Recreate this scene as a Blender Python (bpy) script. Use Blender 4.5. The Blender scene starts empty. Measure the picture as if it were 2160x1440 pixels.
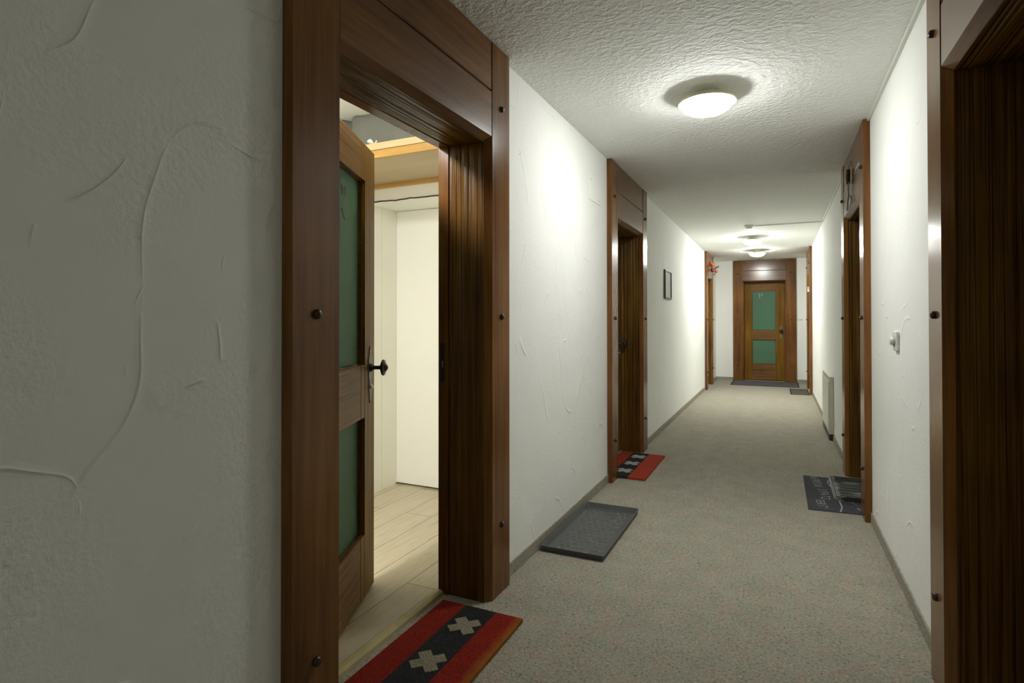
import bpy, bmesh, math, random
from mathutils import Vector, Matrix
R = random.Random(7)
scene = bpy.context.scene
COL = scene.collection
PI = math.pi

# ------------------------------------------------------------------ dimensions (metres)
XL, XR = -1.147, 0.501          # corridor wall faces
YE = 12.281                     # far end wall
YB = -5.0                       # wall behind the viewer
CEIL = 2.40
TH = 0.215                      # wall thickness

# ------------------------------------------------------------------ mesh helpers
class MB:
    def __init__(s): s.v = []; s.f = []; s.m = []; s.sm = []
    def add(s, vs, fs, m=0, smooth=False):
        o = len(s.v); s.v += [tuple(v) for v in vs]
        for f in fs:
            s.f.append(tuple(o + i for i in f)); s.m.append(m); s.sm.append(smooth)
    def box(s, x0, x1, y0, y1, z0, z1, m=0):
        vs = [(x, y, z) for x in (x0, x1) for y in (y0, y1) for z in (z0, z1)]
        s.add(vs, [(0, 1, 3, 2), (4, 6, 7, 5), (0, 4, 5, 1), (2, 3, 7, 6), (0, 2, 6, 4), (1, 5, 7, 3)], m)
    def prism(s, pts, axis, a, b, m=0, smooth=False):
        """extrude a 2-D outline; axis x: pts are (y,z); y: (x,z); z: (x,y). a, b: numbers or functions of the point."""
        def P(p, t):
            return {'x': (t, p[0], p[1]), 'y': (p[0], t, p[1]), 'z': (p[0], p[1], t)}[axis]
        fa = a if callable(a) else (lambda p: a)
        fb = b if callable(b) else (lambda p: b)
        n = len(pts)
        vs = [P(p, fa(p)) for p in pts] + [P(p, fb(p)) for p in pts]
        fs = [(i, (i + 1) % n, n + (i + 1) % n, n + i) for i in range(n)]
        o = len(s.v); s.v += vs
        for f in fs:
            s.f.append(tuple(o + i for i in f)); s.m.append(m); s.sm.append(smooth)
        for cap in (tuple(range(n))[::-1], tuple(range(n, 2 * n))):
            s.f.append(tuple(o + i for i in cap)); s.m.append(m); s.sm.append(False)
    def lathe(s, prof, mat=Matrix.Identity(4), n=32, m=0, smooth=True):
        """prof: (r, z) pairs turned about z"""
        rings = []; o = len(s.v)
        for r, z in prof:
            if r < 1e-6:
                rings.append([len(s.v)]); s.v.append(tuple(mat @ Vector((0, 0, z))))
            else:
                rings.append(list(range(len(s.v), len(s.v) + n)))
                for i in range(n):
                    a = 2 * PI * i / n
                    s.v.append(tuple(mat @ Vector((r * math.cos(a), r * math.sin(a), z))))
        for A, B in zip(rings, rings[1:]):
            for i in range(n):
                j = (i + 1) % n
                if len(A) == 1 and len(B) == 1: continue
                if len(A) == 1: f = (A[0], B[i], B[j])
                elif len(B) == 1: f = (A[i], A[j], B[0])
                else: f = (A[i], A[j], B[j], B[i])
                s.f.append(f); s.m.append(m); s.sm.append(smooth)
    def tube(s, pts, r, n=8, m=0):
        pts = [Vector(p) for p in pts]; o = len(s.v); rr = r if callable(r) else (lambda t: r)
        up = Vector((0.13, 0.27, 0.95))
        for i, p in enumerate(pts):
            d = (pts[min(i + 1, len(pts) - 1)] - pts[max(i - 1, 0)]).normalized()
            a = d.cross(up)
            if a.length < 1e-3: a = d.cross(Vector((1, 0, 0)))
            a.normalize(); b = d.cross(a)
            q = rr(i / (len(pts) - 1))
            for k in range(n):
                t = 2 * PI * k / n
                s.v.append(tuple(p + a * (q * math.cos(t)) + b * (q * math.sin(t))))
        for i in range(len(pts) - 1):
            for k in range(n):
                l = (k + 1) % n
                s.f.append((o + i * n + k, o + i * n + l, o + (i + 1) * n + l, o + (i + 1) * n + k)); s.m.append(m); s.sm.append(True)
        for i0, rev in ((0, True), (len(pts) - 1, False)):
            c = [o + i0 * n + k for k in range(n)]
            s.f.append(tuple(c[::-1] if rev else c)); s.m.append(m); s.sm.append(False)
    def ball(s, c, r, sz=(1, 1, 1), n=12, m=0):
        prof = [(math.sin(PI * i / n) * r, -math.cos(PI * i / n) * r) for i in range(n + 1)]
        prof[0] = (0, -r); prof[-1] = (0, r)
        s.lathe(prof, Matrix.Translation(c) @ Matrix.Diagonal((sz[0], sz[1], sz[2], 1)), n=max(10, n), m=m)
    def grid(s, nx, ny, fn, m=0, smooth=True):
        o = len(s.v)
        for j in range(ny + 1):
            for i in range(nx + 1):
                s.v.append(tuple(fn(i / nx, j / ny)))
        for j in range(ny):
            for i in range(nx):
                q = o + j * (nx + 1) + i
                s.f.append((q, q + 1, q + nx + 2, q + nx + 1)); s.m.append(m); s.sm.append(smooth)
    def build(s, name, mats, parent=None, loc=(0, 0, 0), rot=(0, 0, 0), bevel=0.0, recalc=True):
        me = bpy.data.meshes.new(name)
        me.from_pydata(s.v, [], s.f)
        for m in (mats if isinstance(mats, (list, tuple)) else [mats]): me.materials.append(m)
        for p, mi, sm in zip(me.polygons, s.m, s.sm): p.material_index = mi; p.use_smooth = sm
        if recalc:
            b = bmesh.new(); b.from_mesh(me); bmesh.ops.recalc_face_normals(b, faces=b.faces); b.to_mesh(me); b.free()
        me.update()
        o = bpy.data.objects.new(name, me); COL.objects.link(o)
        o.location = loc; o.rotation_euler = rot
        if parent: o.parent = parent
        if bevel:
            md = o.modifiers.new('soft_edges', 'BEVEL'); md.width = bevel; md.segments = 2; md.limit_method = 'ANGLE'; md.angle_limit = 0.6
        return o

def empty(name, loc, rz=0.0):
    o = bpy.data.objects.new(name, None); COL.objects.link(o)
    o.location = loc; o.rotation_euler = (0, 0, rz); o.empty_display_size = 0.1
    return o
def tag(o, label, cat=None, group=None, kind=None):
    o['label'] = label
    if cat: o['category'] = cat
    if group: o['group'] = group
    if kind: o['kind'] = kind
    return o
def structure(o, label=None, cat=None):
    o['kind'] = 'structure'
    if label: o['label'] = label
    if cat: o['category'] = cat
    return o

# ------------------------------------------------------------------ materials
class NT:
    def __init__(s, name):
        s.mat = bpy.data.materials.new(name); s.mat.use_nodes = True
        s.t = s.mat.node_tree; s.b = s.t.nodes['Principled BSDF']
    def n(s, kind, **kw):
        nd = s.t.nodes.new(kind)
        for k, v in kw.items():
            if k in nd.inputs: nd.inputs[k].default_value = v
            else: setattr(nd, k, v)
        return nd
    def l(s, a, b): s.t.links.new(a, b)
    def coords(s, scale=(1, 1, 1), rnd=False, rot=(0, 0, 0)):
        tc = s.n('ShaderNodeTexCoord'); mp = s.n('ShaderNodeMapping')
        mp.inputs['Scale'].default_value = scale; mp.inputs['Rotation'].default_value = rot
        src = tc.outputs['Object']
        if rnd:
            oi = s.n('ShaderNodeObjectInfo'); mu = s.n('ShaderNodeVectorMath', operation='SCALE'); mu.inputs[3].default_value = 37.0
            cb = s.n('ShaderNodeCombineXYZ'); s.l(oi.outputs['Random'], cb.inputs[0]); s.l(oi.outputs['Random'], cb.inputs[1]); s.l(oi.outputs['Random'], cb.inputs[2])
            s.l(cb.outputs[0], mu.inputs[0])
            ad = s.n('ShaderNodeVectorMath', operation='ADD'); s.l(src, ad.inputs[0]); s.l(mu.outputs[0], ad.inputs[1]); src = ad.outputs[0]
        s.l(src, mp.inputs[0]); return mp.outputs[0]
    def noise(s, vec, scale, detail=3, rough=0.5, dist=0.0):
        nd = s.n('ShaderNodeTexNoise'); nd.inputs['Scale'].default_value = scale; nd.inputs['Detail'].default_value = detail
        nd.inputs['Roughness'].default_value = rough; nd.inputs['Distortion'].default_value = dist
        s.l(vec, nd.inputs['Vector']); return nd
    def ramp(s, fac, stops, interp='LINEAR'):
        nd = s.n('ShaderNodeValToRGB'); cr = nd.color_ramp; cr.interpolation = interp
        while len(cr.elements) < len(stops): cr.elements.new(0.5)
        for e, (p, c) in zip(cr.elements, stops):
            e.position = p; e.color = tuple(c) + (1,) if len(c) == 3 else tuple(c)
        s.l(fac, nd.inputs[0]); return nd.outputs[0]
    def math(s, op, a, b=None, clamp=False):
        nd = s.n('ShaderNodeMath', operation=op); nd.use_clamp = clamp
        for i, x in enumerate((a, b)):
            if x is None: continue
            if isinstance(x, (int, float)): nd.inputs[i].default_value = x
            else: s.l(x, nd.inputs[i])
        return nd.outputs[0]
    def mix(s, fac, a, b, mode='MIX'):
        nd = s.n('ShaderNodeMix', data_type='RGBA', blend_type=mode)
        for sock, x in ((nd.inputs[0], fac), (nd.inputs[6], a), (nd.inputs[7], b)):
            if isinstance(x, (int, float)): sock.default_value = x
            elif isinstance(x, tuple): sock.default_value = x + (1,) if len(x) == 3 else x
            else: s.l(x, sock)
        return nd.outputs[2]
    def bump(s, h, strength=0.3, dist=0.01, prev=None):
        nd = s.n('ShaderNodeBump'); nd.inputs['Strength'].default_value = strength; nd.inputs['Distance'].default_value = dist
        s.l(h, nd.inputs['Height'])
        if prev: s.l(prev, nd.inputs['Normal'])
        return nd.outputs[0]
    def done(s, color=None, rough=0.5, normal=None, spec=0.5, metal=0.0, coat=0.0):
        b = s.b
        if color is not None:
            if isinstance(color, tuple): b.inputs['Base Color'].default_value = color + (1,)
            else: s.l(color, b.inputs['Base Color'])
        if isinstance(rough, (int, float)): b.inputs['Roughness'].default_value = rough
        else: s.l(rough, b.inputs['Roughness'])
        if normal is not None: s.l(normal, b.inputs['Normal'])
        b.inputs['Specular IOR Level'].default_value = spec; b.inputs['Metallic'].default_value = metal
        if coat: b.inputs['Coat Weight'].default_value = coat; b.inputs['Coat Roughness'].default_value = 0.12
        return s.mat

def plain(name, col, rough=0.5, spec=0.5, metal=0.0, var=0.08, scale=20):
    t = NT(name); v = t.coords(); nz = t.noise(v, scale, 3)
    lo = tuple(c * (1 - var) for c in col); hi = tuple(min(1, c * (1 + var)) for c in col)
    return t.done(t.ramp(nz.outputs[0], [(0.3, lo), (0.7, hi)]), rough, None, spec, metal)

def plaster(name, col, ridge=1.0, fine=1.0):
    t = NT(name); v = t.coords()
    wob = t.noise(v, 3.0, 1)
    va = t.n('ShaderNodeVectorMath', operation='SCALE'); va.inputs[3].default_value = 0.10; t.l(wob.outputs[1], va.inputs[0])
    ad = t.n('ShaderNodeVectorMath', operation='ADD'); t.l(v, ad.inputs[0]); t.l(va.outputs[0], ad.inputs[1])
    h = None
    # overlapping trowel strokes: short broken ridges in several directions
    for i, (rx, sc_, thin, ms, lo, amp) in enumerate(((0.6, 1.9, 0.0045, 4.6, 0.52, 0.8), (-0.9, 4.2, 0.007, 7.5, 0.55, 0.7))):
        mp = t.n('ShaderNodeMapping'); mp.inputs['Scale'].default_value = (1.0, 1.0, 0.75); mp.inputs['Rotation'].default_value = (rx, 0.3 * rx, 0); mp.inputs['Location'].default_value = (3.1 * i, 1.7 * i, 0.3 * i)
        t.l(ad.outputs[0], mp.inputs[0])
        nz = t.noise(mp.outputs[0], sc_, 0)
        line = t.ramp(t.math('ABSOLUTE', t.math('SUBTRACT', nz.outputs[0], 0.5)), [(0.0, (1, 1, 1)), (thin, (0.3, 0.3, 0.3)), (thin * 3, (0, 0, 0))])
        mk = t.n('ShaderNodeMapping'); mk.inputs['Location'].default_value = (5.0 * i, 2.0, 1.0); t.l(v, mk.inputs[0])
        mask = t.ramp(t.noise(mk.outputs[0], ms, 2).outputs[0], [(lo, (0, 0, 0)), (lo + 0.09, (1, 1, 1))])
        r = t.math('MULTIPLY', t.math('MULTIPLY', line, mask), amp * ridge)
        h = r if h is None else t.math('ADD', h, r)
    lev = t.noise(ad.outputs[0], 2.2, 2)
    fmask = t.ramp(t.noise(v, 3.4, 2).outputs[0], [(0.42, (0.12, 0.12, 0.12)), (0.58, (1, 1, 1))])
    fz = t.math('MULTIPLY', t.noise(v, 70, 2, 0.6).outputs[0], fmask)
    h = t.math('ADD', h, t.math('MULTIPLY', fz, 0.50 * fine))
    h = t.math('ADD', h, t.math('MULTIPLY', lev.outputs[0], 0.8))
    nrm = t.bump(h, 1.0, 0.0044)
    big = t.noise(v, 1.1, 3)
    c2 = tuple(c * 0.96 for c in col)
    return t.done(t.ramp(big.outputs[0], [(0.35, c2), (0.65, col)]), 0.75, nrm, 0.25)

def ceiling_mat(name, col):
    t = NT(name); v = t.coords((1, 1, 1)); w = t.coords((1.0, 1.35, 1), rot=(0, 0, 0.7))
    a = t.noise(w, 36, 3, 0.5, 0.45); b = t.noise(v, 13, 3, 0.55)
    c = t.ramp(a.outputs[0], [(0.40, (0, 0, 0)), (0.68, (1, 1, 1))])
    h = t.math('ADD', c, t.math('MULTIPLY', b.outputs[0], 0.7))
    nrm = t.bump(h, 1.0, 0.0042)
    return t.done(col, 0.8, nrm, 0.2)

def carpet(name):
    t = NT(name); v = t.coords()
    n1 = t.noise(v, 95, 2, 0.6, 0.6)
    n2 = t.noise(v, 12, 5, 0.7)
    n3 = t.noise(v, 7, 2)
    n4 = t.noise(v, 75, 2, 0.7, 0.4)
    c = t.ramp(n1.outputs[0], [(0.28, (0.15, 0.132, 0.102)), (0.42, (0.315, 0.292, 0.240)), (0.58, (0.375, 0.349, 0.290)), (0.76, (0.51, 0.48, 0.41))])
    tint = t.ramp(n2.outputs[0], [(0.38, (0.90, 1.0, 0.93)), (0.5, (1, 1, 1)), (0.62, (1.08, 0.975, 0.91))])
    c = t.mix(1.0, c, tint, 'MULTIPLY')
    sp = t.ramp(n4.outputs[0], [(0.27, (1, 1, 1)), (0.34, (0, 0, 0))])
    c = t.mix(sp, c, (0.035, 0.03, 0.028))
    c = t.mix(0.14, c, t.ramp(n3.outputs[0], [(0.35, (0.30, 0.272, 0.22)), (0.65, (0.50, 0.468, 0.395))]))
    h = t.math('ADD', t.noise(v, 160, 2).outputs[0], n1.outputs[0])
    return t.done(c, 0.95, t.bump(h, 0.8, 0.004), 0.1)

def wood(name, dark, mid, light, axis='z', rough=0.24, ribs=0.0, gb=0.16, grain=1.0, coat=0.0, spec=0.5, knots=True):
    t = NT(name)
    st = 0.045
    sc = {'x': (st, 1, 1), 'y': (1, st, 1), 'z': (1, 1, st)}[axis]
    v = t.coords(sc, rnd=True); v0 = t.coords((1, 1, 1), rnd=True)
    g1 = t.noise(v, 46 * grain, 4, 0.6, 0.5); g2 = t.noise(v, 9 * grain, 3, 0.5, 0.8); big = t.noise(v0, 1.6, 2)
    fac = t.math('ADD', t.math('MULTIPLY', g1.outputs[0], 0.55), t.math('MULTIPLY', g2.outputs[0], 0.45))
    fac = t.math('ADD', fac, t.math('MULTIPLY', t.math('SUBTRACT', big.outputs[0], 0.5), 0.55))
    c = t.ramp(fac, [(0.28, dark), (0.5, mid), (0.74, light)])
    if knots:
        kc = {'x': (0.55, 1, 1), 'y': (1, 0.55, 1), 'z': (1, 1, 0.55)}[axis]
        vk = t.coords(kc, rnd=True)
        vo = t.n('ShaderNodeTexVoronoi', feature='F1'); vo.inputs['Scale'].default_value = 2.1; t.l(vk, vo.inputs['Vector'])
        k = t.ramp(vo.outputs['Distance'], [(0.022, (1, 1, 1)), (0.055, (0.3, 0.3, 0.3)), (0.13, (0, 0, 0))])
        c = t.mix(t.math('MULTIPLY', k, 0.75), c, tuple(x * 0.45 for x in dark))
    nrm = t.bump(g1.outputs[0], gb, 0.0016) if not ribs else None
    if ribs:
        vr = {'x': (0.012, 1, 1), 'y': (1, 0.012, 1), 'z': (1, 1, 0.012)}[axis]
        r = t.noise(t.coords(vr, rnd=True), 62, 1.5, 0.5, 0.25)
        rr = t.ramp(r.outputs[0], [(0.36, (0, 0, 0)), (0.62, (1, 1, 1))])
        nrm = t.bump(rr, 0.95, ribs, nrm)
    return t.done(c, rough, nrm, spec, 0.0, coat)

M = {}
M['wall'] = plaster('plaster_white', (0.895, 0.902, 0.862))
M['ceil'] = ceiling_mat('roughcast_white', (0.895, 0.902, 0.862))
M['carpet'] = carpet('speckled_carpet')
PD, PM, PL = (0.084, 0.033, 0.009), (0.172, 0.073, 0.020), (0.27, 0.122, 0.034)
LD, LM, LL = (0.100, 0.045, 0.003), (0.19, 0.093, 0.011), (0.275, 0.145, 0.018)
M['post'] = wood('stained_pine_upright', PD, PM, PL, 'z', 0.20, spec=0.24)
M['lintel'] = wood('stained_pine_crosswise', tuple(c * 0.85 for c in PD), tuple(c * 0.85 for c in PM), tuple(c * 0.85 for c in PL), 'x', 0.20, spec=0.42, gb=0.08)
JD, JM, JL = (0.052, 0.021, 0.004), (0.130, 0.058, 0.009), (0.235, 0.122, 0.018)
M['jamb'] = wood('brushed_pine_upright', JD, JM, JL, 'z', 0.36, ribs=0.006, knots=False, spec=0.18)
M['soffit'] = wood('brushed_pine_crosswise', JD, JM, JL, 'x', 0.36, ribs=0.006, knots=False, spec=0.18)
M['leaf'] = wood('honey_pine_upright', LD, LM, LL, 'z', 0.42, ribs=0.0018, spec=0.14)
M['rail'] = wood('honey_pine_crosswise', (0.115, 0.054, 0.016), (0.20, 0.098, 0.030), (0.28, 0.15, 0.05), 'x', 0.42, ribs=0.0028, knots=False, spec=0.14)
M['peg'] = plain('dark_wood_peg', (0.045, 0.018, 0.009), 0.3)
M['glass'] = plain('green_glass', (0.095, 0.205, 0.122), 0.55, 0.22, var=0.04, scale=3)
M['iron'] = plain('wrought_iron', (0.055, 0.05, 0.042), 0.42, 0.5, 0.6)
M['aged_steel'] = plain('aged_steel', (0.17, 0.16, 0.13), 0.45, 0.5, 0.4)
M['steel'] = plain('bright_steel', (0.6, 0.58, 0.5), 0.3, 0.5, 1.0)
M['rim'] = plain('gilt_rim', (0.70, 0.64, 0.42), 0.35, 0.5)
M['brass'] = plain('brass', (0.62, 0.52, 0.25), 0.3, 0.5, 1.0)
M['white_plastic'] = plain('white_plastic', (0.72, 0.73, 0.66), 0.35, 0.5, var=0.02)
M['grey_plastic'] = plain('grey_plastic', (0.40, 0.40, 0.34), 0.4, 0.5, var=0.03)
M['dark_plastic'] = plain('dark_plastic', (0.05, 0.048, 0.036), 0.5)
M['painted_cover'] = plain('painted_cover', (0.89, 0.897, 0.855), 0.7, 0.25, var=0.01)
M['enamel'] = plain('cream_enamel', (0.66, 0.66, 0.57), 0.4, 0.5, var=0.02)
M['rubber'] = plain('grey_rubber', (0.090, 0.094, 0.090), 0.38, 0.5, var=0.15, scale=30)
M['door_number_pale'] = plain('pale_lettering', (0.34, 0.43, 0.34), 0.5)
M['door_number_dark'] = plain('dark_lettering', (0.008, 0.010, 0.008), 0.5)
M['cream_wall'] = plain('cream_panel', (0.85, 0.84, 0.755), 0.5, 0.3, var=0.02, scale=2)
M['cream_door'] = plain('white_lacquer', (0.88, 0.876, 0.83), 0.4, 0.4, var=0.01, scale=2)
M['cloth'] = plain('grey_satin', (0.135, 0.135, 0.118), 0.42, 0.5, var=0.12, scale=6)
M['paper'] = plain('white_paper', (0.86, 0.80, 0.68), 0.7, 0.2, var=0.02)
M['loft_rail'] = wood('orange_pine_rail', (0.33, 0.17, 0.033), (0.42, 0.235, 0.055), (0.50, 0.30, 0.085), 'x', 0.35, knots=False)
M['loft_batten'] = wood('pale_pine_batten', (0.42, 0.31, 0.155), (0.50, 0.385, 0.21), (0.58, 0.46, 0.265), 'x', 0.4, knots=False)
M['loft_board'] = wood('pale_plywood', (0.38, 0.29, 0.165), (0.46, 0.36, 0.215), (0.52, 0.42, 0.26), 'x', 0.5, grain=0.35, knots=False)
M['black_cable'] = plain('black_cable', (0.02, 0.02, 0.016), 0.5)

def laminate(name):
    t = NT(name); v = t.coords((1, 1, 1), rot=(0, 0, PI / 2))
    bk = t.n('ShaderNodeTexBrick'); bk.offset = 0.37; bk.inputs['Scale'].default_value = 1.0
    bk.inputs['Brick Width'].default_value = 1.25; bk.inputs['Row Height'].default_value = 0.19; bk.inputs['Mortar Size'].default_value = 0.0022
    bk.inputs['Color1'].default_value = (0.44, 0.385, 0.275, 1); bk.inputs['Color2'].default_value = (0.56, 0.50, 0.37, 1); bk.inputs['Mortar'].default_value = (0.16, 0.13, 0.08, 1)
    mp = t.n('ShaderNodeMapping'); mp.inputs['Location'].default_value = (0.45, 0.02, 0); t.l(v, mp.inputs[0]); t.l(mp.outputs[0], bk.inputs['Vector'])
    g = t.noise(t.coords((9, 0.7, 1)), 5, 5, 0.6, 1.2)
    c = t.mix(0.55, bk.outputs['Color'], t.ramp(g.outputs[0], [(0.3, (0.62, 0.58, 0.5)), (0.5, (0.95, 0.94, 0.92)), (0.7, (1.08, 1.06, 1.04))]), 'MULTIPLY')
    sp = t.ramp(t.noise(t.coords((6, 1.6, 1)), 2.7, 3).outputs[0], [(0.66, (0, 0, 0)), (0.78, (1, 1, 1))])
    c = t.mix(t.math('MULTIPLY', sp, 0.4), c, (0.20, 0.155, 0.09))
    return t.done(c, 0.42, None, 0.4)
M['laminate'] = laminate('oak_laminate')

def coir(name, col, worn=False, x_edge=0.0):
    t = NT(name); v = t.coords()
    n = t.noise(v, 220, 2, 0.6); n2 = t.noise(v, 14, 3)
    c = t.ramp(n.outputs[0], [(0.3, tuple(x * 0.5 for x in col)), (0.55, col), (0.75, tuple(min(1, x * 1.5 + 0.01) for x in col))])
    c = t.mix(t.math('MULTIPLY', t.ramp(n2.outputs[0], [(0.5, (0, 0, 0)), (0.8, (1, 1, 1))]), 0.45), c, tuple(x * 0.45 + 0.012 for x in col))
    if worn:   # bare orange coir showing along the trodden corridor-side edge
        tc = t.n('ShaderNodeTexCoord'); sx = t.n('ShaderNodeSeparateXYZ'); t.l(tc.outputs['Object'], sx.inputs[0])
        e = t.math('ADD', sx.outputs[0], t.math('MULTIPLY', t.noise(v, 25, 3).outputs[0], 0.035))
        f = t.ramp(t.math('MULTIPLY', t.math('SUBTRACT', e, x_edge), 20), [(0.0, (0, 0, 0)), (0.8, (0.95, 0.95, 0.95))])
        c = t.mix(f, c, (0.34, 0.13, 0.02))
    h = t.noise(v, 260, 2)
    return t.done(c, 0.95, t.bump(h.outputs[0], 1.0, 0.006), 0.1)
M['coir_red'] = coir('coir_red', (0.26, 0.020, 0.010))
M['coir_red_worn'] = coir('coir_red_worn', (0.27, 0.020, 0.010), True, 0.347)
M['coir_black'] = coir('coir_black', (0.028, 0.030, 0.030))
M['coir_beige'] = coir('coir_beige', (0.31, 0.275, 0.20))
M['coir_red_new'] = coir('coir_red_new', (0.46, 0.058, 0.034))
M['coir_white'] = coir('coir_white', (0.48, 0.48, 0.42))
M['coir_edge'] = coir('coir_natural', (0.30, 0.13, 0.03))
M['mat_slate'] = coir('slate_pile', (0.098, 0.096, 0.112))
M['mat_chalk'] = plain('chalk_print', (0.46, 0.46, 0.45), 0.9, 0.1)
M['mat_grey'] = coir('grey_pile', (0.135, 0.125, 0.13))
M['mat_border'] = coir('dark_border', (0.05, 0.047, 0.042))
M['mat_taupe'] = coir('taupe_pile', (0.145, 0.125, 0.095))
def streaky(name):
    t = NT(name); v = t.coords((0.11, 1, 1)); n = t.noise(v, 30, 3, 0.5, 0.4)
    w = t.noise(t.coords((0.6, 1, 1)), 8, 2)
    st_ = t.math('MULTIPLY', t.ramp(n.outputs[0], [(0.52, (0, 0, 0)), (0.58, (1, 1, 1))]), t.ramp(w.outputs[0], [(0.46, (0, 0, 0)), (0.54, (1, 1, 1))]))
    tc = t.n('ShaderNodeTexCoord'); sx = t.n('ShaderNodeSeparateXYZ'); t.l(tc.outputs['Object'], sx.inputs[0])
    # dust gathered at the corridor end of the tray, with a ragged border
    e = t.math('ADD', t.math('MULTIPLY', sx.outputs[0], -9.0), t.math('MULTIPLY', t.noise(t.coords((0.3, 1, 1)), 45, 2).outputs[0], 0.9))
    d = t.ramp(e, [(0.0, (0, 0, 0)), (0.999, (0, 0, 0)), (1.0, (1, 1, 1))]) if False else t.ramp(t.math('SUBTRACT', e, 1.0), [(0.40, (0, 0, 0)), (0.46, (1, 1, 1))])
    f = t.math('MAXIMUM', st_, d)
    c = t.mix(f, (0.050, 0.053, 0.046), (0.24, 0.25, 0.22))
    return t.done(c, 0.62, None, 0.3)
M['tray_streaky'] = streaky('dusty_rubber')

def emitter(name, col, strength):
    m = bpy.data.materials.new(name); m.use_nodes = True; nt = m.node_tree
    b = nt.nodes['Principled BSDF']; b.inputs['Base Color'].default_value = (0.9, 0.9, 0.85, 1)
    b.inputs['Emission Color'].default_value = col + (1,); b.inputs['Emission Strength'].default_value = strength
    return m
LAMP = 96.0
M['lamp_glass'] = emitter('lit_opal_glass', (0.985, 1.0, 0.965), LAMP)
M['lamp_glass_far'] = emitter('lit_opal_glass_bright', (0.985, 1.0, 0.965), LAMP * 1.5)
M['lamp_inner'] = emitter('lit_opal_glass_warm', (1.0, 0.985, 0.955), 225.0)
M['lamp_back'] = emitter('lit_opal_glass_dim', (0.985, 1.0, 0.965), LAMP * 0.34)

# ------------------------------------------------------------------ doors: W outer width, positions along the wall
# name: (wall, start along wall as seen from corridor left edge, W)
DOORS = {
    'door_1': ('L', 1.061, 1.287), 'door_2': ('L', 4.115, 1.253), 'door_3': ('L', 10.319, 1.150),
    'door_4': ('E', -0.815, 1.138),
    'door_5': ('R', 11.44, 1.120), 'door_6': ('R', 5.245, 1.290), 'door_7': ('R', 2.349, 1.287),
}
PW, PF, CH = 0.20, 0.173, 0.027     # post width, its front face, chamfer
OPEN_M = 0.168                      # wall opening margin inside the outer frame width
OPEN_H = 1.993
def span(n):
    w, s0, W = DOORS[n]
    return (s0, s0 + W) if w in 'LE' else (s0 - W, s0)

# ------------------------------------------------------------------ room shell
def wall_with_doors(name, axis, face, back, lo, hi, doors, label):
    """straight wall with door openings; axis 'y' wall runs along y (face/back are x), axis 'x' runs along x"""
    mb = MB()
    def bx(a, b, z0, z1):
        if b - a < 1e-4: return
        if axis == 'y': mb.box(min(face, back), max(face, back), a, b, z0, z1)
        else: mb.box(a, b, min(face, back), max(face, back), z0, z1)
    cur = lo
    for d in sorted(doors, key=lambda k: span(k)[0]):
        a, b = span(d); a += OPEN_M; b -= OPEN_M
        bx(cur, a, 0, CEIL); bx(a, b, OPEN_H, CEIL); cur = b
    bx(cur, hi, 0, CEIL)
    return mb, name, label
mb, nm, lb = wall_with_doors('wall_left', 'y', XL, XL - TH, YB, YE + TH, ['door_1', 'door_2', 'door_3'], '')
# plaster thickening to meet the frame of the nearest door: a soft ramp a hand wide
prof = []
y0, y1 = 0.955, 1.0605
for i in range(15):
    t_ = i / 14; prof.append((XL + 0.0060 * (t_ * t_ * (3 - 2 * t_)) * 1.0, y0 + (y1 - y0) * t_))
prof = [(XL - 0.0005, y0)] + prof + [(XL - 0.0005, y1)]
mb.prism(prof, 'z', 0.0, CEIL, 0, False)
structure(mb.build('wall_left', M['wall']), 'white trowelled plaster wall on the left of the corridor', 'wall')
mb, nm, lb = wall_with_doors('wall_right', 'y', XR, XR + TH, YB, YE + TH, ['door_5', 'door_6', 'door_7'], '')
structure(mb.build('wall_right', M['wall']), 'white trowelled plaster wall on the right of the corridor', 'wall')
mb, nm, lb = wall_with_doors('wall_back', 'x', YE, YE + TH, XL, XR, ['door_4'], '')
structure(mb.build('wall_back', M['wall']), 'white plaster wall closing the far end of the corridor', 'wall')
mb = MB(); mb.box(XL, XR, YB - 0.15, YB, 0, CEIL)
structure(mb.build('wall_front', M['wall']), 'white plaster wall closing the corridor behind the viewer', 'wall')
mb = MB(); mb.box(-2.75, XL - TH, 0.2, 3.6, CEIL, CEIL + 0.12)
structure(mb.build('ceiling_vestibule', M['painted_cover']), 'smooth white ceiling behind the open door', 'ceiling')
mb = MB(); mb.box(XL - TH, XR + TH + 0.05, YB - 0.15, YE + TH, CEIL, CEIL + 0.12)
structure(mb.build('ceiling', M['ceil']), 'white roughcast corridor ceiling', 'ceiling')
mb = MB(); mb.box(-1.352, XR + TH + 0.05, YB - 0.15, YE + TH, -0.12, 0.0)
structure(mb.build('floor', M['carpet']), 'speckled grey beige carpet along the corridor', 'floor')
mb = MB(); mb.box(-2.75, -1.352, 0.2, 3.6, -0.12, 0.0)
structure(mb.build('floor_vestibule', M['laminate']), 'pale oak laminate floor behind the open door', 'floor')

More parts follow.
